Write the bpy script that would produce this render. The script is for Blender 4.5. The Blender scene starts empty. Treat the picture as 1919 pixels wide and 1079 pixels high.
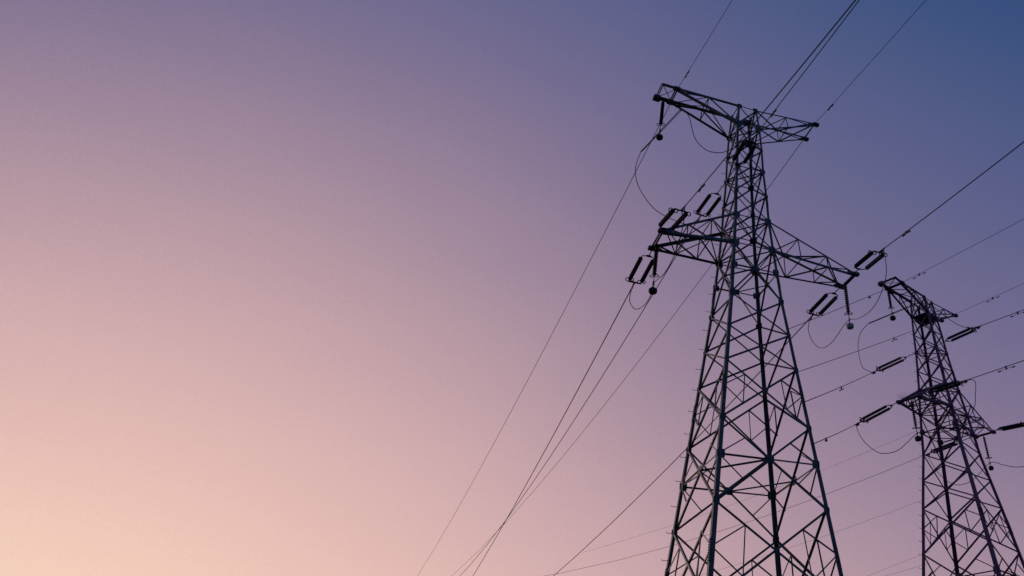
import bpy, math
from mathutils import Vector, Matrix
R = math.radians
# ------------------------------------------------------------------ camera, sky, afterglow fill
CAM={"f": 1310.2058, "pitch": 42.3346, "roll": -2.7288, "cx": 486.806, "cy": -269.1559}
SKYV=[-0.1845, 0.86808, -0.46086, 0.63351, -0.03628, 0.50989]
SKYR=(0.49026,0.92909)
STOPS=[[0.0, 0.0409, 0.0782, 0.2051], [0.053, 0.0497, 0.0865, 0.2195], [0.105, 0.0657, 0.0959, 0.2286], [0.158, 0.0825, 0.1053, 0.2414], [0.211, 0.1015, 0.115, 0.2517], [0.263, 0.1232, 0.1257, 0.2605], [0.316, 0.1483, 0.1383, 0.2689], [0.368, 0.1777, 0.1522, 0.2777], [0.421, 0.2124, 0.1704, 0.2879], [0.474, 0.2533, 0.1926, 0.3001], [0.526, 0.301, 0.2191, 0.3148], [0.579, 0.3559, 0.2501, 0.3321], [0.632, 0.4176, 0.2853, 0.3518], [0.684, 0.4853, 0.3242, 0.3734], [0.737, 0.5572, 0.3659, 0.3959], [0.789, 0.6308, 0.4097, 0.4185], [0.842, 0.7037, 0.4551, 0.4401], [0.895, 0.7736, 0.5029, 0.4602], [0.947, 0.8398, 0.5606, 0.4791], [1.0, 0.9044, 0.6263, 0.4987]]

sc = bpy.context.scene
col = sc.collection
cam_d = bpy.data.cameras.new("camera")
cam = bpy.data.objects.new("camera", cam_d)
col.objects.link(cam)
sc.camera = cam
cam_d.sensor_width = 36.0
cam_d.lens = 36.0 * CAM["f"] / 1919.0
cam_d.shift_x = -CAM["cx"] / 1919.0          # the photo is an off-centre crop
cam_d.shift_y = CAM["cy"] / 1919.0
cam_d.clip_start = 0.1
cam_d.clip_end = 20000
p_, r_ = R(CAM["pitch"]), R(CAM["roll"])
fw = Vector((0, math.cos(p_), math.sin(p_)))
rt = Vector((1, 0, 0))
up = rt.cross(fw)
RX = rt * math.cos(r_) + up * math.sin(r_)
UX = -rt * math.sin(r_) + up * math.cos(r_)
M = Matrix((RX, UX, -fw)).transposed().to_4x4()
M.translation = Vector((0, 0, 1.6))
cam.matrix_world = M

sc.view_settings.view_transform = 'Standard'
sc.view_settings.look = 'None'
sc.view_settings.exposure = 0.0
sc.view_settings.gamma = 1.0

world = bpy.data.worlds.new("World")
sc.world = world
world.use_nodes = True
nt = world.node_tree
nt.nodes.clear()
N = nt.nodes.new
L = nt.links.new
out = N('ShaderNodeOutputWorld')
bg = N('ShaderNodeBackground')
tc = N('ShaderNodeTexCoord')
nrm = N('ShaderNodeVectorMath'); nrm.operation = 'NORMALIZE'
L(tc.outputs['Generated'], nrm.inputs[0])
sep = N('ShaderNodeSeparateXYZ')
L(nrm.outputs[0], sep.inputs[0])


def wm(op, a, b):
    n = N('ShaderNodeMath'); n.operation = op
    for i, q in enumerate((a, b)):
        if isinstance(q, (int, float)):
            n.inputs[i].default_value = q
        else:
            L(q, n.inputs[i])
    return n.outputs[0]


X_, Y_, Z_ = sep.outputs
terms = [wm('MULTIPLY', X_, SKYV[0]), wm('MULTIPLY', Y_, SKYV[1]), wm('MULTIPLY', Z_, SKYV[2]),
         wm('MULTIPLY', wm('MULTIPLY', Z_, Z_), SKYV[3]), wm('MULTIPLY', wm('MULTIPLY', X_, Z_), SKYV[4]),
         wm('MULTIPLY', wm('MULTIPLY', X_, X_), SKYV[5])]
s_ = terms[0]
for q in terms[1:]:
    s_ = wm('ADD', s_, q)
u_ = wm('DIVIDE', wm('SUBTRACT', s_, SKYR[0]), SKYR[1] - SKYR[0])
# very thin high haze: breaks the evenness of the dusk sky
nz = N('ShaderNodeTexNoise'); nz.inputs['Scale'].default_value = 5.0; nz.inputs['Detail'].default_value = 4.0
mp = N('ShaderNodeMapping'); mp.inputs['Scale'].default_value = (1.0, 1.0, 3.0)
L(nrm.outputs[0], mp.inputs[0]); L(mp.outputs[0], nz.inputs['Vector'])
u_ = wm('ADD', u_, wm('MULTIPLY', wm('SUBTRACT', nz.outputs[0], 0.5), 0.025))
nz2 = N('ShaderNodeTexNoise'); nz2.inputs['Scale'].default_value = 420.0; nz2.inputs['Detail'].default_value = 1.0
L(nrm.outputs[0], nz2.inputs['Vector'])
u_ = wm('ADD', u_, wm('MULTIPLY', wm('SUBTRACT', nz2.outputs[0], 0.5), 0.048))
ramp = N('ShaderNodeValToRGB')
cr = ramp.color_ramp
cr.interpolation = 'LINEAR'
while len(cr.elements) < len(STOPS):
    cr.elements.new(0.5)
for e, st in zip(cr.elements, STOPS):
    e.position = st[0]
for e, st in zip(cr.elements, STOPS):
    e.color = (st[1], st[2], st[3], 1)
L(u_, ramp.inputs[0])
L(ramp.outputs[0], bg.inputs[0])
bg.inputs[1].default_value = 1.0
L(bg.outputs[0], out.inputs[0])

afterglow_fill_d = bpy.data.lights.new("afterglow_fill", 'SUN')
afterglow_fill_d.energy = 0.8
afterglow_fill_d.angle = R(12)
afterglow_fill_d.color = (1.0, 0.72, 0.58)
afterglow_fill = bpy.data.objects.new("afterglow_fill", afterglow_fill_d)
col.objects.link(afterglow_fill)
sd = Vector((-0.8, 0.6, 0.05)).normalized()     # lamp added as warm fill from the afterglow side, after sunset
afterglow_fill.rotation_euler = sd.to_track_quat('Z', 'Y').to_euler()
afterglow_fill.location = (0, 0, 60)

# ------------------------------------------------------------------ materials


def mat(name, c, rough=0.55, metal=0.0, var=0.35, scale=2.5, c2=None):
    m = bpy.data.materials.new(name)
    m.use_nodes = True
    t = m.node_tree
    b = t.nodes['Principled BSDF']
    tx = t.nodes.new('ShaderNodeTexCoord')
    n = t.nodes.new('ShaderNodeTexNoise')
    n.inputs['Scale'].default_value = scale
    n.inputs['Detail'].default_value = 5
    r = t.nodes.new('ShaderNodeValToRGB')
    c2 = c2 or tuple(q * (1 + var) for q in c)
    r.color_ramp.elements[0].position = 0.35
    r.color_ramp.elements[1].position = 0.68
    r.color_ramp.elements[0].color = (*[q * (1 - var) for q in c], 1)
    r.color_ramp.elements[1].color = (*c2, 1)
    t.links.new(tx.outputs['Object'], n.inputs['Vector'])
    t.links.new(n.outputs[0], r.inputs[0])
    t.links.new(r.outputs[0], b.inputs['Base Color'])
    rr = t.nodes.new('ShaderNodeMapRange')
    rr.inputs[3].default_value = rough - .12
    rr.inputs[4].default_value = rough + .15
    t.links.new(n.outputs[0], rr.inputs[0])
    t.links.new(rr.outputs[0], b.inputs['Roughness'])
    b.inputs['Metallic'].default_value = metal
    return m


STEEL1 = mat("weathered_steel", (0.10, 0.125, 0.12), 0.55, 0.1, 0.4, 1.6, (0.15, 0.165, 0.15))
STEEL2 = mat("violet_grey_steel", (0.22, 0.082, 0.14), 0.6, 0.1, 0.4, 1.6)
BLACK = mat("black_rubber", (0.006, 0.006, 0.007), 0.6)
OLIVE = mat("grey_silicone", (0.13, 0.135, 0.115), 0.6)
RING = mat("galvanised_ring", (0.02, 0.022, 0.026), 0.4, 0.4)
PALE = mat("pale_zinc", (0.62, 0.64, 0.58), 0.6, 0.0, 0.15)
WIRE = mat("aluminium_wire", (0.012, 0.013, 0.02), 0.6, 0.2)
WIREG = mat("grey_wire", (0.28, 0.29, 0.27), 0.6, 0.1)
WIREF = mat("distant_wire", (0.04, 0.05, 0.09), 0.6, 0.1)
GROUND = mat("grass_ground", (0.035, 0.045, 0.02), 0.9, 0.0, 0.5, 0.3, (0.07, 0.06, 0.035))
CONC = mat("concrete", (0.25, 0.24, 0.22), 0.85, 0.0, 0.2)

# ------------------------------------------------------------------ mesh helpers


class MB:
    def __init__(self):
        self.v = []
        self.f = []

    def loft(self, rings, cap=True, smooth=False):
        b = len(self.v)
        n = len(rings[0])
        for r in rings:
            self.v += [tuple(p) for p in r]
        for i in range(len(rings) - 1):
            for j in range(n):
                a = b + i * n + j
                c = b + i * n + (j + 1) % n
                self.f.append((a, c, c + n, a + n))
        if cap:
            self.f.append(tuple(b + j for j in reversed(range(n))))
            self.f.append(tuple(b + (len(rings) - 1) * n + j for j in range(n)))
        return self

    def angle(self, a, b, s, nrm, t=None, s2=None):
        """an L-shaped rolled angle from a to b, heel on the line, flanges toward u and -nrm"""
        a = Vector(a); b = Vector(b)
        d = (b - a).normalized()
        n = Vector(nrm); n = (n - d * n.dot(d)).normalized()
        u = d.cross(n)
        t = t or max(s * 0.14, 0.008)
        s2 = s2 or s
        prof = [(0, 0), (1, 0), (1, -1), (2, -1), (2, -2), (0, -2)]

        def ring(c, s):
            P = [(0, 0), (s, 0), (s, -t), (t, -t), (t, -s), (0, -s)]
            return [c + u * (x - s * .35) + n * (y + s * .15) for x, y in P]
        return self.loft([ring(a, s), ring(b, s2)])

    def leg(self, pts, sizes, ux, uy):
        """corner leg: heel outward, flanges run inward along x and y"""
        rings = []
        for p, s in zip(pts, sizes):
            p = Vector(p); t = s * .12
            P = [(0, 0), (s, 0), (s, t), (t, t), (t, s), (0, s)]
            rings.append([p + Vector((-ux * (x - s * .18), -uy * (y - s * .18), 0)) for x, y in P])
        return self.loft(rings)

    def tube(self, pts, r, n=6, cap=True):
        pts = [Vector(p) for p in pts]
        rings = []
        ref = None
        for i, p in enumerate(pts):
            d = (pts[min(i + 1, len(pts) - 1)] - pts[max(i - 1, 0)]).normalized()
            if ref is None:
                ref = Vector((0, 0, 1)) if abs(d.z) < .9 else Vector((1, 0, 0))
            a = (ref - d * ref.dot(d)).normalized()
            ref = a
            b = d.cross(a)
            rr = r[i] if isinstance(r, (list, tuple)) else r
            rings.append([p + a * math.cos(2 * math.pi * k / n) * rr + b * math.sin(2 * math.pi * k / n) * rr for k in range(n)])
        return self.loft(rings, cap)

    def lathe(self, prof, M, n=12):
        """profile (x along axis, radius) placed by matrix M, axis = local X"""
        rings = []
        for x, r in prof:
            rings.append([M @ Vector((x, r * math.cos(2 * math.pi * k / n), r * math.sin(2 * math.pi * k / n))) for k in range(n)])
        return self.loft(rings)

    def torus(self, c, u, v, Rr, r, n=18, m=6):
        c = Vector(c); u = Vector(u).normalized(); v = Vector(v).normalized(); w = u.cross(v)
        b = len(self.v)
        for i in range(n):
            a = 2 * math.pi * i / n
            e = u * math.cos(a) + v * math.sin(a)
            for j in range(m):
                q = 2 * math.pi * j / m
                self.v.append(tuple(c + e * (Rr + r * math.cos(q)) + w * (r * math.sin(q))))
        for i in range(n):
            for j in range(m):
                self.f.append((b + i * m + j, b + ((i + 1) % n) * m + j, b + ((i + 1) % n) * m + (j + 1) % m, b + i * m + (j + 1) % m))
        return self

    def plate(self, c, u, v, w, hu, hv, th, cut=.3):
        """plate with clipped corners, in the plane u,v, thickness th about c"""
        c = Vector(c); u = Vector(u).normalized(); v = Vector(v).normalized(); w = Vector(w).normalized()
        k = cut
        P = [(1, 1 - k), (1 - k, 1), (-1 + k, 1), (-1, 1 - k), (-1, -1 + k), (-1 + k, -1), (1 - k, -1), (1, -1 + k)]
        return self.loft([[c + u * x * hu + v * y * hv + w * s * th / 2 for x, y in P] for s in (-1, 1)])

    def build(self, name, m, parent=None, loc=None, smooth=False):
        me = bpy.data.meshes.new(name)
        vs = self.v
        if loc is not None:
            vs = [(x - loc[0], y - loc[1], z - loc[2]) for x, y, z in vs]
        me.from_pydata(vs, [], self.f)
        import bmesh
        bm = bmesh.new(); bm.from_mesh(me)
        bmesh.ops.recalc_face_normals(bm, faces=bm.faces)
        bm.to_mesh(me); bm.free()
        me.materials.append(m)
        if smooth:
            for p in me.polygons:
                p.use_smooth = True
        o = bpy.data.objects.new(name, me)
        col.objects.link(o)
        if parent:
            o.parent = parent
        elif loc is not None:
            o.location = loc
        return o


def tag(o, label, cat, group=None, kind=None):
    if label: o['label'] = label
    if cat: o['category'] = cat
    if group: o['group'] = group
    if kind: o['kind'] = kind
    return o


def empty(name, loc, rz=0.0):
    o = bpy.data.objects.new(name, None)
    col.objects.link(o)
    o.location = loc
    o.rotation_euler = (0, 0, rz)
    return o


def catmull(P, n=8):
    P = [Vector(p) for p in P]
    Q = [P[0]] + P + [P[-1]]
    o = []
    for i in range(1, len(Q) - 2):
        a, b, c, d = Q[i - 1], Q[i], Q[i + 1], Q[i + 2]
        for k in range(n):
            t = k / n
            o.append(0.5 * ((2 * b) + (c - a) * t + (2 * a - 5 * b + 4 * c - d) * t * t + (3 * b - a - 3 * c + d) * t ** 3))
    o.append(P[-1])
    return o


# ------------------------------------------------------------------ ground
g = MB()
n_ = 96
g.v.append((0, 0, 0))
for k in range(n_):
    a = 2 * math.pi * k / n_
    g.v.append((6000 * math.cos(a), 6000 * math.sin(a), 0))
g.f = [(0, 1 + k, 1 + (k + 1) % n_) for k in range(n_)]
tag(g.build('ground', GROUND), None, None, kind='structure')

# ------------------------------------------------------------------ measured layout (metres)
T1={"x": -1.488, "y": 27.734, "yaw": 26.519, "z": [29.221, 27.735, 26.131, 24.661, 23.027, 21.471, 19.796, 18.553, 17.04, 15.414, 13.848, 11.451, 10.026, 8.552], "w": [0.535, 0.653, 0.72, 0.748, 0.836, 0.891, 1.001, 1.05, 1.209, 1.383, 1.548, 1.808, 1.896, 2.12], "Ml": 4.235, "Mr": 5.515, "Mdl": 0.708, "Mdr": 0.62, "zM": 19.756, "zMr": 19.845, "Ul": 4.048, "Ur": 4.168, "Ud": 0.532, "Udr": 0.635, "zU": 29.152, "zUr": 29.485, "El": 4.886}
T2={"x": 9.424, "y": 41.729, "yaw": 53.943, "z": [24.782, 23.647, 22.398, 21.196, 19.985, 18.755, 17.272, 16.08, 15.043, 13.617, 12.19, 10.047, 10.019, 8.551], "w": [0.528, 0.614, 0.686, 0.736, 0.816, 0.91, 1.051, 1.04, 1.213, 1.413, 1.606, 1.875, 1.879, 2.12], "Ml": 4.234, "Mr": 5.773, "Mdl": 0.609, "Mdr": 0.593, "zM": 17.023, "zMr": 17.762, "Ul": 3.53, "Ur": 4.126, "Ud": 0.524, "Udr": 0.532, "zU": 24.482, "zUr": 25.4, "El": 4.349}
STRINGS={"1Ln": [[-4.962, 25.21, 19.756], [-3.719, 22.97, 19.282]], "1Lf": [[-5.594, 26.477, 19.756], [-7.025, 29.167, 19.323]], "1Rn": [[3.723, 29.642, 19.845], [4.879, 26.985, 19.41]], "1Rf": [[3.169, 30.751, 19.845], [1.547, 33.449, 19.544]], "1Mn": [[-1.823, 26.732, 24.661], [-0.838, 24.621, 24.548]], "1Mf": [[-2.491, 28.069, 24.661], [-4.248, 31.05, 24.575]], "2Ln": [[7.424, 37.948, 17.023], [9.623, 35.706, 16.789]], "2Lf": [[6.439, 38.665, 17.023], [4.032, 40.354, 16.489]], "2Mn": [[9.586, 40.701, 21.196], [11.829, 38.374, 21.168]], "2Mf": [[8.396, 41.567, 21.196], [5.764, 43.28, 20.799]], "2Rn": [[13.301, 46.047, 17.762], [15.313, 44.1, 17.462]], "2Rf": [[12.343, 46.745, 17.762], [9.374, 48.828, 17.421]]}
WIRES={"1Ln": {"p": [-3.719, 22.97, 19.282], "d": [0.491, -0.871, 0.0], "a": -0.1351, "b": 0.001041, "L": 129.8},
 "1Mn": {"p": [-0.838, 24.621, 24.548], "d": [0.453, -0.892, 0.0], "a": -0.1367, "b": 0.000788, "L": 173.5},
 "1Rn": {"p": [4.879, 26.985, 19.41], "d": [0.429, -0.903, 0.0], "a": -0.1588, "b": 0.000937, "L": 169.5},
 "1Lf": {"p": [-7.025, 29.167, 19.323], "d": [-0.452, 0.892, 0.0], "a": -0.1014, "b": 0.000865, "L": 117.3},
 "1Mf": {"p": [-4.248, 31.05, 24.575], "d": [-0.482, 0.876, 0.0], "a": -0.1386, "b": 0.001259, "L": 110.1},
 "1Rf": {"p": [1.547, 33.449, 19.544], "d": [-0.513, 0.858, 0.0], "a": -0.1221, "b": 0.000934, "L": 130.7},
 "2Ln": {"p": [9.623, 35.706, 16.789], "d": [0.681, -0.732, 0.0], "a": -0.0654, "b": 0.000812, "L": 90.0},
 "2Lf": {"p": [4.032, 40.354, 16.489], "d": [-0.221, -0.975, 0.0], "a": -0.4157, "b": 0.0006, "L": 13.79},
 "2Mn": {"p": [11.829, 38.374, 21.168], "d": [0.679, -0.734, 0.0], "a": -0.0847, "b": 0.000807, "L": 104.9},
 "2Mf": {"p": [5.764, 43.28, 20.799], "d": [-0.292, -0.956, 0.0], "a": -0.4966, "b": 0.0006, "L": 17.05},
 "2Rn": {"p": [15.313, 44.1, 17.462], "d": [0.719, -0.695, 0.0], "a": -0.12, "b": 0.0008, "L": 150.0},
 "2Rf": {"p": [9.374, 48.828, 17.421], "d": [-0.799, 0.602, 0.0], "a": -0.1089, "b": 0.001944, "L": 90.0},
 "1Gln": {"p": [-4.872, 25.451, 29.152], "d": [0.482, -0.876, 0.0], "a": -0.1209, "b": 0.000801, "L": 150.9},
 "1Glf": {"p": [-5.348, 26.403, 29.152], "d": [-0.483, 0.876, 0.0], "a": -0.1053, "b": 0.000656, "L": 160.5},
 "1Grn": {"p": [2.524, 29.027, 29.485], "d": [0.477, -0.879, 0.0], "a": -0.121, "b": 0.000853, "L": 141.9},
 "1Grf": {"p": [1.958, 30.163, 29.485], "d": [-0.514, 0.858, 0.0], "a": -0.1276, "b": 0.000874, "L": 146.0},
 "2Gln": {"p": [7.77, 38.566, 24.482], "d": [0.654, -0.756, 0.0], "a": -0.0559, "b": 0.00081, "L": 90.0},
 "2Glf": {"p": [6.922, 39.183, 24.482], "d": [-0.48, -0.877, 0.0], "a": -0.646, "b": 0.0006, "L": 13.74},
 "2Grn": {"p": [12.282, 44.751, 25.4], "d": [0.663, -0.749, 0.0], "a": -0.0522, "b": 0.000837, "L": 90.0},
 "2Grf": {"p": [11.422, 45.377, 25.4], "d": [-0.508, -0.861, 0.0], "a": -0.5591, "b": 0.0006, "L": 21.3}}
FAR={"F1": {"tn": -10.0, "p": [11.674, 103.832, 35.989], "d": [-0.828, 0.56, 0.0], "c": [0.000847, -0.115319, -0.001133], "t0": -30, "t1": 57.3},
 "F3": {"tn": -1.5, "p": [17.972, 104.888, 29.446], "d": [-0.828, 0.56, 0.0], "c": [0.000942, -0.122946, 0.0], "t0": -30, "t1": 47.6},
 "F4": {"tn": -2.0, "p": [18.38, 116.226, 25.131], "d": [-0.828, 0.56, 0.0], "c": [0.0, -0.15282, 0.0], "t0": -30, "t1": 11.1},
 "F5": {"tn": -1.5, "p": [18.582, 116.429, 23.941], "d": [-0.828, 0.56, 0.0], "c": [0.0, -0.081344, 0.0], "t0": -30, "t1": 9.9}}
DAMP={"1Gln": 1.36, "1Grn": 1.79, "1Ln": 1.79, "1Mn": 2.18, "1Rn": 1.86, "2Gln": 1.4, "2Grn": 3.19, "2Mn": 2.59, "2Ln": 2.39, "2Glf": 3.54, "2Grf": 9.92, "2Mf": 9.97, "2Lf": 10.64}
SUP={"1L": {"p": [-5.341, 25.97, 19.756], "ring": 1.846, "wt": 2.579},
 "1R": {"p": [3.302, 30.485, 19.845], "ring": 1.734, "wt": 2.382},
 "1U": {"p": [-5.761, 26.197, 29.152], "ring": 1.899, "wt": 2.817},
 "2L": {"p": [7.02, 38.242, 17.023], "ring": 1.664, "wt": 2.224},
 "2R": {"p": [12.755, 46.445, 17.762], "ring": 1.519, "wt": 2.129},
 "2U": {"p": [6.922, 39.183, 24.482], "ring": 1.399, "wt": 2.094}}
ROD={"1": [[-4.451, 24.623, 26.766], [-7.019, 27.708, 26.768]], "2": [[8.43, 37.948, 22.711], [5.528, 40.325, 22.707]]}
JUMP={"1L": [[-7.025, 29.167, 19.323], [-7.085, 29.28, 18.701], [-6.552, 28.269, 17.659], [-5.875, 26.984, 17.09], [-5.414, 26.109, 17.133], [-5.341, 25.97, 17.544], [-4.677, 24.741, 17.242], [-4.189, 23.839, 17.404], [-3.884, 23.274, 17.907], [-3.703, 22.939, 18.58], [-3.719, 22.97, 19.282]], "1R": [[1.547, 33.449, 19.544], [1.449, 33.615, 18.932], [1.657, 33.263, 18.056], [2.03, 32.633, 17.467], [2.502, 31.835, 17.387], [3.019, 30.962, 17.701], [3.302, 30.485, 17.787], [3.679, 29.649, 17.412], [4.152, 28.598, 17.247], [4.53, 27.759, 17.505], [4.837, 27.078, 18.225], [4.879, 26.985, 19.41]], "2L": [[4.032, 40.354, 16.489], [4.142, 40.276, 15.917], [4.489, 40.031, 15.231], [5.105, 39.595, 14.6], [5.903, 39.032, 14.485], [6.477, 38.625, 14.764], [7.02, 38.242, 15.079], [7.412, 37.86, 14.949], [8.343, 36.952, 14.658], [9.064, 36.25, 14.717], [9.639, 35.69, 15.29], [9.838, 35.497, 15.949], [9.938, 35.398, 16.581], [9.623, 35.706, 16.789]], "2R": [[9.374, 48.828, 17.421], [9.873, 48.476, 16.04], [10.649, 47.929, 15.192], [11.618, 47.246, 15.201], [12.755, 46.445, 15.938], [13.385, 45.868, 15.613], [13.996, 45.307, 15.282], [14.662, 44.697, 15.274], [15.213, 44.192, 16.267], [15.313, 44.1, 17.462]], "1Mf": [[-7.019, 27.708, 26.768], [-7.152, 27.548, 25.476], [-6.933, 27.812, 24.426], [-6.236, 28.653, 23.65], [-5.359, 29.71, 23.624], [-4.683, 30.526, 23.898], [-4.248, 31.05, 24.575]], "1Mn": [[-4.451, 24.623, 26.766], [-4.048, 24.623, 26.173], [-3.699, 24.622, 24.701], [-3.16, 24.622, 23.904], [-2.572, 24.622, 23.662], [-2.143, 24.621, 23.736], [-1.56, 24.621, 24.074], [-0.838, 24.621, 24.548]], "2Mf": [[5.528, 40.325, 22.707], [5.023, 40.979, 22.375], [4.865, 41.686, 21.825], [4.972, 42.362, 21.241], [5.172, 42.886, 20.936], [5.764, 43.28, 20.799]], "2Mn": [[8.43, 37.948, 22.711], [9.147, 38.038, 22.506], [9.99, 38.144, 21.666], [10.576, 38.217, 21.22], [11.121, 38.285, 21.055], [11.829, 38.374, 21.168]]}

LV = ['ut', 'ub', 'u3', 'u2', 'u1', 't', 'b', 'mid', 'l1', 'l2', 'l3', 'l4', 'l4m', 'l5']


def levels(T):
    z = dict(zip(LV, T['z'])); w = dict(zip(LV, T['w']))
    sl = (w['l4'] - w['l1']) / (z['l1'] - z['l4'])
    if T is T2:
        for k, dz in (('l5', 2.85),):
            z[k] = z['l4'] - dz; w[k] = w['l4'] + sl * dz
        z['l6'] = z['l5'] - 2.9
    else:
        sl = (w['l5'] - w['l1']) / (z['l1'] - z['l5'])
        z['l6'] = z['l5'] - 3.0
    w['l6'] = w['l5'] + sl * (z['l5'] - z['l6'])
    z['l7'] = 0.0
    w['l7'] = w['l6'] + sl * z['l6']
    return z, w


CORN = {'A': (-1, 1), 'B': (-1, -1), 'C': (1, 1), 'D': (1, -1)}
FACES = [('B', 'D', (0, -1, 0)), ('A', 'C', (0, 1, 0)), ('A', 'B', (-1, 0, 0)), ('C', 'D', (1, 0, 0))]
SEQ = ['ut', 'ub', 'u3', 'u2', 'u1', 't', 'b', 'l1', 'l2', 'l3', 'l4', 'l5', 'l6', 'l7']


def tower(T, ST, label, deck):
    z, w = levels(T)
    root = empty('lattice_tower', (T['x'], T['y'], 0), R(T['yaw']))
    tag(root, label, 'pylon', 'lattice power pylons')

    def P(l, k):
        a, b = CORN[k]
        return Vector((a * w[l], b * w[l], z[l]))

    def at(k, zz):                                # point on leg k at height zz
        for a, b in zip(SEQ, SEQ[1:]):
            if z[b] <= zz <= z[a]:
                f = (z[a] - zz) / (z[a] - z[b])
                return P(a, k).lerp(P(b, k), f)
    zt, zb = z['ut'], 0
    lsz = lambda q: (0.105 + 0.075 * (1 - (q / zt))) * (1.0 if T is T1 else 1.2)
    # legs
    for k, (a, b) in CORN.items():
        lg = MB()
        pts = [P(l, k) for l in SEQ]
        pts[0] = pts[0] + Vector((0, 0, .05))
        lg.leg(pts, [lsz(z[l]) for l in SEQ], a, b)
        lg.leg([P('l7', k) + Vector((0, 0, -.5)), P('l7', k)], [.18, .18], a, b)
        lo = lg.build('leg', ST, root)
        # bolted splices
        for l, l2, f in (('l3', 'l4', .42), ('l5', 'l6', .5), ('b', 'l1', .62), ('u1', 't', .2)):
            c0 = P(l, k).lerp(P(l2, k), f)
            dr = (P(l2, k) - P(l, k)).normalized()
            m = MB(); s = lsz(c0.z) * .95
            for e, uu, ww in ((0, Vector((-a, 0, 0)), Vector((0, b, 0))), (1, Vector((0, -b, 0)), Vector((a, 0, 0)))):
                cc = c0 + uu * (s * .38) + ww * (s * .25)
                m.plate(cc, dr, uu, ww, .36, s * .42, .012, .1)
                for q in range(-4, 5):
                    for h in (-.2, .25):
                        m.tube([cc + dr * q * .075 + uu * s * h, cc + dr * q * .075 + uu * s * h + ww * .032], .014, 6)
            m.build('splice_plate', ST, lo)
    # step bolts up the outer left leg
    zz = z['u3']; k_ = 0
    while zz > 1.5:
        p = at('A', zz)
        s = lsz(zz)
        if zz < z['ub']:
            m = MB()
            q0 = p + Vector((s * .18, s * .1, 0)); dirv = Vector((-1, 0.25, 0)).normalized()
            m.tube([q0, q0 + dirv * .24, q0 + dirv * .265 + Vector((0, 0, .05))], .011, 6)
            m.build('step_bolt', ST, root)
        zz -= .88 if T is T1 else .62
        k_ += 1
    # main X bracing, single angle each
    for a, b in zip(SEQ, SEQ[1:]):
        s = .070 if z[a] > z['b'] else .068
        if a in ('l4', 'l5', 'l3'): s = .074
        nm = 'diagonal_brace' if b != 'l7' else 'base_brace'
        for i, j, nrm in FACES:
            n = Vector(nrm)
            MB().angle(P(a, i), P(b, j), s, n).build(nm, ST, root)
            MB().angle(P(a, j) - n * s * .9, P(b, i) - n * s * .9, s, n).build(nm, ST, root)
    # horizontals
    for l in ('ut', 'ub', 'u2', 't', 'b'):
        for i, j, nrm in FACES:
            MB().angle(P(l, i), P(l, j), .055, nrm).build('horizontal_strut', ST, root)
    for l in ('t', 'b', 'u2', 'ub'):
        MB().angle(P(l, 'A'), P(l, 'D'), .045, (0, 0, 1)).build('diaphragm_brace', ST, root)
        MB().angle(P(l, 'B') - Vector((0, 0, .05)), P(l, 'C') - Vector((0, 0, .05)), .045, (0, 0, 1)).build('diaphragm_brace', ST, root)

    def cross(a, b, i, j):
        f = w[a] / (w[a] + w[b])
        return P(a, i).lerp(P(b, j), f)
    # diaphragms at the X crossings
    for a, b in (('b', 'l1'), ('l4', 'l5')):
        xs = []
        for i, j, nrm in FACES:
            X = cross(a, b, i, j)
            xs.append((X, nrm))
            for q in (i, j):
                MB().angle(at(q, X.z), X, .055, (0, 0, 1)).build('diaphragm_brace', ST, root)
            n = Vector(nrm)
            t_ = Vector((1, 0, 0)) if abs(n.y) else Vector((0, 1, 0))
            MB().plate(X - n * .01, t_, (0, 0, 1), n, .19 if a == 'l4' else .14, .14, .016).build('gusset_plate', ST, root)
        for p, q in ((0, 3), (3, 1), (1, 2), (2, 0)):
            MB().angle(xs[p][0], xs[q][0], .055, (0, 0, 1)).build('diaphragm_brace', ST, root)
        for i in 'ABCD':
            c = at(i, xs[0][0].z)
            a_, b_ = CORN[i]
            m = MB()
            m.plate(c + Vector((-a_ * .09, b_ * .014, 0)), (1, 0, 0), (0, 0, 1), (0, 1, 0), .15, .15, .014)
            m.plate(c + Vector((a_ * .014, -b_ * .09, 0)), (0, 1, 0), (0, 0, 1), (1, 0, 0), .15, .15, .014)
            m.build('gusset_plate', ST, root)
    # secondary bracing of the tall panels
    for a, b in (('l3', 'l4'), ('l4', 'l5'), ('l5', 'l6')):
        for i, j, nrm in FACES:
            X = cross(a, b, i, j)
            for q in (i, j):
                Mid = at(q, X.z)
                U1 = P(a, q).lerp(X, .5)
                U2 = P(b, q).lerp(X, .5)
                MB().angle(Mid, U1, .043, nrm).build('secondary_brace', ST, root)
                MB().angle(Mid, U2, .043, nrm).build('secondary_brace', ST, root)
                if a != 'l4':
                    MB().angle(U1, U2, .043, nrm).build('secondary_brace', ST, root)
    # gussets
    for l, s in (('ut', .16), ('ub', .21), ('u3', .09), ('u2', .17), ('u1', .12), ('t', .19), ('b', .21), ('l1', .15), ('l2', .10), ('l3', .10), ('l4', .13), ('l5', .13)):
        s *= .88 if T is T1 else .62
        for k, (a, b) in CORN.items():
            c = P(l, k)
            s0_ = s
            if T is T1 and k == 'C' and l in ('ut', 'ub'): s = .27
            m = MB()
            m.plate(c + Vector((-a * s * .5, b * .016, 0)), (1, 0, 0), (0, 0, 1), (0, 1, 0), s, s, .014, .35)
            m.plate(c + Vector((a * .016, -b * s * .5, 0)), (0, 1, 0), (0, 0, 1), (1, 0, 0), s, s, .014, .35)
            m.build('gusset_plate', ST, root)
            s = s0_
    if deck:
        s = w['ub'] * .86
        m = MB()
        m.plate((0, 0, z['ub'] - .08), (1, 0, 0), (0, 1, 0), (0, 0, 1), s, s, .3, .12)
        m.build('platform_plate', BLACK, root)

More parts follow.
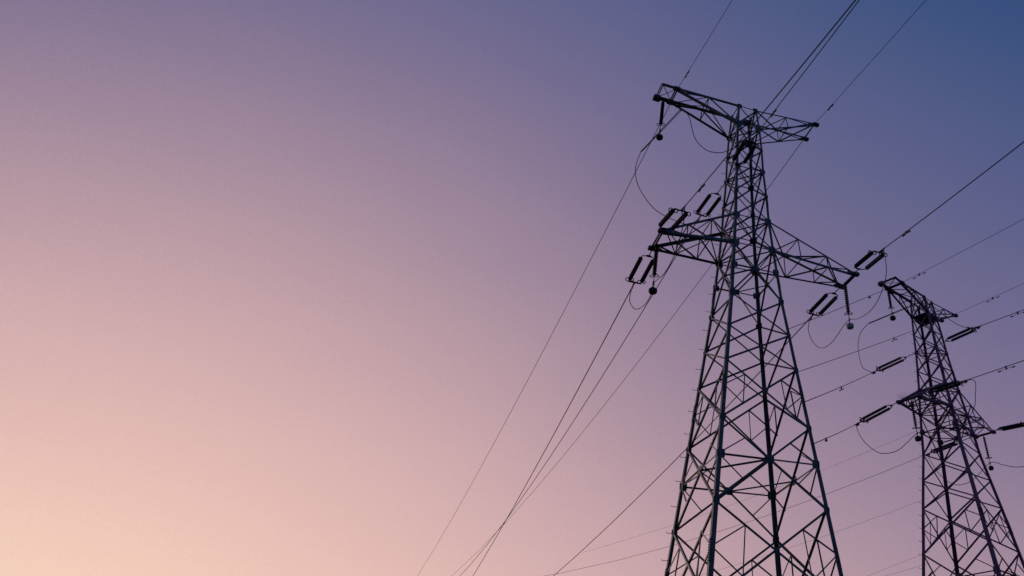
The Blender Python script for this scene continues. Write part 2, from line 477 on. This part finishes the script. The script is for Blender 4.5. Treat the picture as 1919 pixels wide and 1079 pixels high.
    # cross-arms
    def arm(sx, top, bot, tn, tf, npan, heavy, light, name, ext=None):
        near, far = ('D', 'C') if sx > 0 else ('B', 'A')
        tn = Vector(tn); tf = Vector(tf)
        ch = [(P(top, near), tn), (P(bot, near), tn - Vector((0, 0, .12))), (P(top, far), tf), (P(bot, far), tf - Vector((0, 0, .12)))]
        m = MB()
        m.angle(*ch[0], light, (0, -1, 0))
        m.angle(*ch[1], heavy, (0, -1, 0))
        m.angle(*ch[2], heavy, (0, 1, 0))
        m.angle(*ch[3], light, (0, 1, 0))
        if ext:
            for c in ext[:2]:
                pass
            m.angle(tn, ext[0], light * 1.2, (0, -1, 0))
            m.angle(tf, ext[1], light * 1.4, (0, 1, 0))
            m.angle(tf - Vector((0, 0, .12)), Vector(ext[1]) - Vector((0, 0, .10)), light, (0, 1, 0))
        o = m.build('crossarm', ST, root)
        F = [i / npan for i in range(npan + 1)]
        br = .058
        pt = lambda c, f: ch[c][0].lerp(ch[c][1], f)
        for (tp, bt, nn) in ((0, 1, (0, -1, 0)), (2, 3, (0, 1, 0))):
            for i in range(npan):
                if i > 0:
                    MB().angle(pt(tp, F[i]), pt(bt, F[i]), br, nn).build('arm_brace', ST, o)
                if i < npan - 1 or True:
                    if i % 2 == 0 or npan > 2:
                        MB().angle(pt(bt, F[i]), pt(tp, F[i + 1] if i < npan - 1 else .93), br, nn).build('arm_brace', ST, o)
                    else:
                        MB().angle(pt(tp, F[i]), pt(bt, .93), br, nn).build('arm_brace', ST, o)
        for (c0, c1, nn) in ((0, 2, (0, 0, 1)), (1, 3, (0, 0, -1))):
            for i in range(npan):
                if i > 0:
                    MB().angle(pt(c0, F[i]), pt(c1, F[i]), br, nn).build('arm_brace', ST, o)
                a_, b_ = (c0, c1) if (i + (sx > 0)) % 2 else (c1, c0)
                MB().angle(pt(a_, F[i]), pt(b_, F[i + 1] if i < npan - 1 else .95), br, nn).build('arm_brace', ST, o)
        # end beam and tip plates
        m = MB()
        ox = Vector((sx * .05, 0, 0))
        for e in (-1, 1):
            if top == 'ut' and sx > 0:
                if e > 0: m.angle(tn + Vector((0, 0, -.02)), tf + Vector((0, 0, -.02)), .06, (1, 0, 0))
                continue
            m.angle(tn + ox + Vector((e * .07, -.12, -.06)), tf + ox + Vector((e * .07, .12, -.06)), .065, (e, 0, 0))
        m.build('end_beam', ST, o)
        for t_, yy in ((tn, -1), (tf, 1)):
            m = MB()
            dd = (t_ - P(bot, near if yy < 0 else far)).normalized()
            m.plate(t_ + Vector((0, yy * .03, -.05)) - dd * .12, dd, Vector((0, 0, 1)), (0, 1, 0), .30, .10, .03, .25)
            m.plate(t_ + Vector((sx * .05, yy * .02, -.07)), (1, 0, 0), (0, 1, 0), (0, 0, 1), .19, .13, .12, .3)
            m.build('tip_plate', ST, o)
        if ext:
            e0, e1 = Vector(ext[0]), Vector(ext[1])
            m = MB()
            for e in (-1, 1):
                m.angle(e0 + Vector((e * .06, -.05, 0)), e1 + Vector((e * .06, .05, 0)), .05, (e, 0, 0))
            m.build('end_beam', ST, o)
            MB().angle(tn, e1, .04, (0, 0, 1)).build('arm_brace', ST, o)
            MB().angle(tf, e0, .04, (0, 0, 1)).build('arm_brace', ST, o)
            m = MB()
            m.plate(e1 + Vector((0.02, 0, -.05)), (1, 0, 0), (0, 1, 0), (0, 0, 1), .20, .19, .17, .3)
            m.build('tip_plate', ST, o)
        return o
    arm(-1, 't', 'b', (-T['Ml'], -T['Mdl'], T['zM']), (-T['Ml'], T['Mdl'], T['zM']), 3, .13, .085, 'crossarm')
    arm(1, 't', 'b', (T['Mr'], -T['Mdr'], T['zMr']), (T['Mr'], T['Mdr'], T['zMr']), 3, .13, .085, 'crossarm')
    arm(-1, 'ut', 'ub', (-T['Ul'], -T['Ud'], T['zU']), (-T['Ul'], T['Ud'], T['zU']), 2, .12, .09, 'crossarm',
        ((-T['El'], -T['Ud'], T['zU']), (-T['El'], T['Ud'], T['zU'])))
    arm(1, 'ut', 'ub', (T['Ur'], -T['Udr'], T['zUr']), (T['Ur'], T['Udr'], T['zUr']), 2, .10, .078, 'crossarm')
    return root


tower(T1, STEEL1, "large dark steel lattice pylon with two crossarms, nearest the camera", False)
tower(T2, STEEL2, "smaller purplish lattice pylon standing behind at the right edge", True)

# ------------------------------------------------------------------ insulators


def frame(a, b):
    a = Vector(a); b = Vector(b)
    x = (b - a).normalized()
    y = Vector((0, 0, 1)).cross(x).normalized()
    z = x.cross(y)
    M = Matrix((x, y, z)).transposed().to_4x4()
    M.translation = a
    return M


def sheds(x0, x1, core, shed, pitch):
    pr = [(x0, .02), (x0, core)]
    x = x0 + pitch * .6
    while x < x1 - pitch * .5:
        pr += [(x, core), (x + pitch * .18, shed), (x + pitch * .3, shed), (x + pitch * .5, core)]
        x += pitch
    pr += [(x1, core), (x1, .02)]
    return pr


def tension_set(key, label, hw, m1, m2, group):
    a, b = STRINGS[key]
    F = frame(a, b)
    Ln = (Vector(b) - Vector(a)).length
    root = empty('tension_insulator', a)
    root.matrix_world = F
    tag(root, label, 'insulator', group)
    W = .29 if key[0] == '1' else .2
    I = Matrix.Identity(4)
    y1, y2 = Ln - 2.42, Ln - .44
    if y1 < .12: y1 = .12
    m = MB()
    m.tube([(-.05, 0, -.03), (y1 * .5, 0, 0), (y1, 0, 0)], .024, 6)
    m.tube([(.02, 0, -.03), (.1, 0, -.03)], .04, 6)
    m.build('shackle', hw, root)
    m = MB()
    m.tube([(y1 + .2, -W, 0), (y1 + .08, -W, 0), (y1 + .02, -W * .45, 0), (y1, 0, 0), (y1 + .02, W * .45, 0), (y1 + .08, W, 0), (y1 + .2, W, 0)], .026, 6)
    m.plate((y1, 0, 0), (1, 0, 0), (0, 1, 0), (0, 0, 1), .06, .12, .03, .4)
    m.build('yoke_plate', hw, root)
    x0, x1 = y1 + .2, y2 - .14
    for sy, mm in ((-1, m1), (1, m2)):
        m = MB()
        m.lathe(sheds(x0, x1, .06, .105 if key[0] == '1' else .088, .085), Matrix.Translation((0, sy * W, 0)), 12)
        o = m.build('insulator_rod', mm, root)
        r = MB()
        for e in (-1, 1):
            r.torus((x1 + .02 + e * .03, sy * W + e * .10, 0), (0, 0, 1), (0, 1, 0), .09, .022)
        r.tube([(x1 - .02, sy * W, 0), (y2, sy * W, 0)], .026, 6)
        r.build('corona_ring', RING, o)
    m = MB()
    m.plate((y2 + .02, 0, 0), (1, 0, 0), (0, 1, 0), (0, 0, 1), .045, W + .04, .03, .3)
    m.tube([(y2 + .03, 0, 0), (y2 + .16, 0, 0)], .045, 6)
    m.build('yoke_plate', hw, root)
    m = MB()
    m.tube([(y2 + .14, 0, 0), (Ln - .16, 0, 0), (Ln + .10, 0, 0)], [.03, .042, .03], 8)
    m.plate((Ln - .1, 0, -.06), (1, 0, 0), (0, 0, 1), (0, 1, 0), .12, .07, .03, .4)
    m.build('line_clamp', hw, root)
    return root


SETS = [
    ('1Ln', 'black insulator pair rising right from the left middle arm tip, large pylon', RING, BLACK, BLACK),
    ('1Lf', 'black insulator pair slanting down from the left middle arm tip, large pylon', RING, BLACK, BLACK),
    ('1Rn', 'grey and black insulator pair reaching up right from the right arm tip, large pylon', RING, BLACK, OLIVE),
    ('1Rf', 'grey and black insulator pair slanting down from the right arm tip, large pylon', RING, OLIVE, BLACK),
    ('1Mn', 'black insulator pair inside the neck of the large pylon just below its top arm', RING, BLACK, BLACK),
    ('1Mf', 'black insulator pair hanging left of the large pylon neck above the middle arm', RING, BLACK, BLACK),
    ('2Ln', 'black insulator pair lying across the small pylon body at its middle arm', STEEL2, BLACK, BLACK),
    ('2Lf', 'black insulator pair stretched down left from the left arm tip of the small pylon', STEEL2, BLACK, BLACK),
    ('2Mn', 'black insulator pair stretched right from the neck of the small pylon', STEEL2, BLACK, BLACK),
    ('2Mf', 'black insulator pair stretched left from the neck of the small pylon', STEEL2, BLACK, BLACK),
    ('2Rn', 'black insulator pair cut by the right photo edge, from the small pylon right arm', STEEL2, BLACK, BLACK),
    ('2Rf', 'black insulator pair behind the small pylon body below its middle arm', STEEL2, BLACK, BLACK),
]
for k, lab, hw, a_, b_ in SETS:
    tension_set(k, lab, hw, a_, b_, 'double tension insulators of the pylons')


def support(key, label, hw, mi, mw, small=1.0):
    S = SUP[key]
    p = Vector(S['p'])
    root = empty('hanging_insulator', p)
    tag(root, label, 'insulator', 'vertical jumper insulators with weights')
    D = Matrix.Rotation(R(90), 4, 'Y')           # local X -> -Z
    m = MB(); m.tube([(0, 0, .02), (0, 0, -.22)], .022, 6); m.build('hanger_link', hw, root)
    m = MB()
    m.lathe(sheds(.2, S['ring'] - .03, .045, .098, .11), D, 14)
    o = m.build('insulator_rod', mi, root)
    r = MB()
    for e in (-1, 1):
        r.torus((e * .11, 0, -S['ring']), (1, 0, 0), (0, 1, 0), .09, .018)
    r.tube([(0, 0, -S['ring'] + .05), (0, 0, -S['wt'] + .05)], .018, 6)
    r.build('corona_ring', RING, o)
    zc = (S['ring'] + S['wt']) / 2
    m = MB(); m.plate((0, 0, -zc), (0, 1, 0), (0, 0, 1), (1, 0, 0), .11, .07, .05, .3); m.build('jumper_clamp', hw, root)
    w = S['wt']; h = .105; rr = .185 * small
    m = MB(); m.lathe([(w - h, .03), (w - h, rr * .8), (w - h * .55, rr), (w + h * .55, rr), (w + h, rr * .8), (w + h, .03)], D, 20)
    m.build('counterweight', mw, root)
    return root


support('1L', 'black hanging insulator with drum weight under the large pylon left middle arm', RING, BLACK, BLACK)
support('1R', 'grey hanging insulator with a pale drum weight under the large pylon right arm', RING, OLIVE, PALE)
support('1U', 'black hanging insulator with drum weight under the large pylon top left arm', RING, BLACK, BLACK)
support('2L', 'dark hanging insulator with weight under the left arm of the small pylon', STEEL2, BLACK, BLACK, .95)
support('2R', 'dark hanging insulator with weight under the right arm of the small pylon', STEEL2, BLACK, BLACK, .85)
support('2U', 'dark hanging insulator with drum weight under the top arm of the small pylon', STEEL2, BLACK, BLACK, 1.0)

# ------------------------------------------------------------------ wires
WL = {
    '1Ln': ('left one of two close conductors running from the large pylon to the top edge', .021, WIRE),
    '1Mn': ('right one of two close conductors running from the large pylon to the top edge', .021, WIRE),
    '1Rn': ('long conductor from the large pylon right arm up to the right edge', .021, WIRE),
    '1Lf': ('conductor from the large pylon left arm, steeper of two crossing at lower left', .027, WIRE),
    '1Mf': ('conductor from the large pylon neck, flatter of two crossing at lower left', .027, WIRE),
    '1Rf': ('conductor from the large pylon right arm passing behind its legs to the bottom edge', .027, WIRE),
    '2Ln': ('conductor leaving the small pylon middle arm to the right edge, with a damper', .02, WIRE),
    '2Lf': ('conductor running down left from the small pylon left arm tip', .017, WIRE),
    '2Mn': ('conductor leaving the small pylon neck to the right edge, with a damper', .02, WIRE),
    '2Mf': ('conductor running down left from the small pylon neck insulators', .017, WIRE),
    '2Rn': ('conductor beyond the right edge from the small pylon right arm', .02, WIRE),
    '2Rf': ('faint conductor from behind the small pylon body, crossing low behind the large legs', .013, WIRE),
    '1Gln': ('thin earth wire from the large pylon top left arm to the top edge', .013, WIRE),
    '1Glf': ('thin earth wire from the large pylon top left arm down to the bottom edge', .019, WIRE),
    '1Grn': ('thin earth wire from the large pylon top right tip to the top edge', .013, WIRE),
    '1Grf': ('thin earth wire from the large pylon top right arm passing behind its body', .019, WIRE),
    '2Gln': ('thin earth wire from the small pylon top up to the right edge', .012, WIRE),
    '2Glf': ('thin earth wire from the small pylon top left, crossing the big pylon insulators', .014, WIRE),
    '2Grn': ('thin earth wire from the small pylon top right tip to the right edge', .012, WIRE),
    '2Grf': ('thin earth wire from behind the small pylon neck down left to the big pylon', .013, WIRE),
}
SHORT = {}
for k, (lab, r, mm) in WL.items():
    W = WIRES[k]
    p = Vector(W['p']); d = Vector(W['d'])
    Lw = W['L'] * 1.0
    ts = [0, .5, 1, 2, 3.5, 5, 7.5, 10, 14, 18, 24, 30, 38, 46, 56, 68, 82, 100, 120, 145, 170, 200, 230]
    ts = [t for t in ts if t < Lw] + [Lw]
    pts = [d * t + Vector((0, 0, W['a'] * t + W['b'] * t * t)) for t in ts]
    m = MB(); m.tube(pts, r, 8)
    o = m.build('earth_wire' if 'G' in k else 'power_line', mm, smooth=True)
    o.location = p
    tag(o, lab, 'wire', 'earth wires at the pylon tops' if 'G' in k else 'conductors strung from the pylons')
FL = {'F1': 'uppermost of the faint distant wires crossing low behind the large pylon legs',
      'F3': 'faint distant wire passing under the second, ending at the small pylon left leg',
      'F4': 'upper of two faint wires in the bottom gap between the pylons',
      'F5': 'lowest faint wire in the bottom gap between the pylons'}
for k, lab in FL.items():
    W = FAR[k]; p = Vector(W['p']); d = Vector(W['d']); c = W['c']
    c = c if len(c) == 3 else [0] + c
    pts = []
    t = W['tn']
    while t < max(W['t1'], 60):
        pts.append(d * t + Vector((0, 0, max(c[0], .0006) * t * t + c[1] * t) if True else 0)); t += 4
    m = MB(); m.tube(pts, .014, 6)
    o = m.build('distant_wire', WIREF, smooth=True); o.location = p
    tag(o, lab, 'wire', 'faint wires of a distant line')

# ------------------------------------------------------------------ jumpers
JL = {
    '1L': ('looped jumper wire below the left middle arm of the large pylon', .015, WIRE),
    '1R': ('pale grey looped jumper wire below the right arm of the large pylon', .015, WIREG),
    '2L': ('looped jumper wire drooping left of the small pylon body', .015, WIRE),
    '2R': ('looped jumper wire at the right edge below the small pylon right arm', .015, WIRE),
}
for k, (lab, r, mm) in JL.items():
    P = catmull(JUMP[k])
    loc = P[0].copy()
    m = MB(); m.tube([q - loc for q in P], r * 1.25, 8)
    o = m.build('jumper_wire', mm, smooth=True); o.location = loc
    tag(o, lab, 'wire', 'jumper wires looping round the arms')
for t, hw, lab in (('1', WIRE, 'jumper on a straight rod under the top left arm of the large pylon'),
                   ('2', WIRE, 'jumper on a straight rod under the top arm of the small pylon')):
    A, B = [Vector(q) for q in ROD[t]]
    root = empty('rod_jumper', A)
    tag(root, lab, 'wire', 'jumper wires looping round the arms')
    m = MB(); rel = B - A
    m.tube([(0, 0, 0), rel], .024, 8)
    off = Vector((.07, 0, -.05))
    m.tube([off, rel * .97 + off * .5, rel], .017, 6)
    for f in (.02, .5, .97):
        m.tube([rel * f + Vector((0, 0, .05)), rel * f + Vector((0, 0, -.09))], .022, 6)
    m.build('support_rod', hw, root)
    for k, st in ((t + 'Mf', B), (t + 'Mn', A)):
        P = catmull(JUMP[k])
        m = MB(); m.tube([q - A for q in P], .019, 8)
        m.build('wire_loop', hw, root, smooth=True)

# ------------------------------------------------------------------ dampers
DL = {
    '1Gln': 'short damper on the thin wire above the top left arm of the large pylon',
    '1Grn': 'short damper on the thin wire above the top right tip of the large pylon',
    '1Ln': 'short damper on the conductor left of the large pylon neck',
    '1Mn': 'short damper on the conductor at the top arm of the large pylon',
    '1Rn': 'short damper on the conductor right of the large pylon right arm',
    '2Gln': 'dumbbell damper on the wire just above the small pylon top',
    '2Grn': 'dumbbell damper on the thin wire right of the small pylon top tip',
    '2Mn': 'dumbbell damper at the right photo edge on the neck conductor',
    '2Ln': 'dumbbell damper on the conductor right of the small pylon middle',
    '2Glf': 'small damper on the thin wire left of the small pylon top',
    '2Grf': 'dumbbell damper on the thin wire between the two pylons',
    '2Mf': 'dumbbell damper on the conductor below the small pylon neck insulators',
    '2Lf': 'tiny damper on the conductor near the big pylon right leg',
}
for k, lab in DL.items():
    W = WIRES[k]; t = DAMP[k]
    p = Vector(W['p']) + Vector(W['d']) * t + Vector((0, 0, W['a'] * t + W['b'] * t * t))
    q = Vector(W['p']) + Vector(W['d']) * (t + .5) + Vector((0, 0, W['a'] * (t + .5) + W['b'] * (t + .5) ** 2))
    big = k in ('2Gln', '2Grn', '2Mn', '2Ln', '2Grf', '2Mf')
    root = empty('vibration_damper', p)
    root.matrix_world = frame(p, q)
    tag(root, lab, 'damper', 'vibration dampers on the wires')
    hl = .42 if big else .2
    if k in ('2Glf', '2Lf'): hl = .1
    dz = -.10 if big else -.05
    m = MB(); m.plate((0, 0, dz * .5), (1, 0, 0), (0, 0, 1), (0, 1, 0), .035, abs(dz) * .5 + .04, .05, .2); m.build('clamp', WIRE, root)
    m = MB(); m.tube([(-hl, 0, dz - .02), (0, 0, dz), (hl, 0, dz - .02)], .011, 6); m.build('messenger_cable', WIRE, root)
    for e in (-1, 1):
        m = MB(); m.tube([(e * (hl + .09), 0, dz - .03), (e * (hl - .05), 0, dz - .03), (e * (hl - .12), 0, dz - .02)], [.03 if big else .038, .034 if big else .04, .02], 8)
        m.build('weight', WIRE, root)

# ------------------------------------------------------------------ bird deterrent spikes on the small pylon's left arm
import random
rnd = random.Random(4)
Mt = Matrix.Translation((T2['x'], T2['y'], 0)) @ Matrix.Rotation(R(T2['yaw']), 4, 'Z')
for (lx, ly, n, hh, lab) in ((-T2['Ml'] + .1, T2['Mdl'] * .65, 11, .62, 'fan of fine bird spikes above the left arm tip of the small pylon'),
                             (-T2['Ml'] + .2, -T2['Mdl'] * .35, 6, .48, 'small fan of bird spikes against the left leg of the small pylon')):
    base = Mt @ Vector((lx, ly, T2['zM'] + .03))
    root = empty('bird_spikes', base)
    tag(root, lab, 'bird spikes', 'bird spikes on the small pylon arm')
    m = MB(); m.tube([(0, 0, -.06), (0, 0, .05)], .04, 8); m.build('base', STEEL2, root)
    m = MB()
    for i in range(n):
        a = (i / (n - 1) - .5) * 2.4 + rnd.uniform(-.08, .08)
        d = Vector((math.sin(a) * .9, rnd.uniform(-.3, .3), math.cos(a))).normalized()
        h_ = hh * rnd.uniform(.75, 1.05)
        m.tube([(0, 0, .03), d * h_ * .6, d * h_ + Vector((0, 0, -.02))], [.007, .005, .003], 5)
    m.build('spike_fan', STEEL2, root)
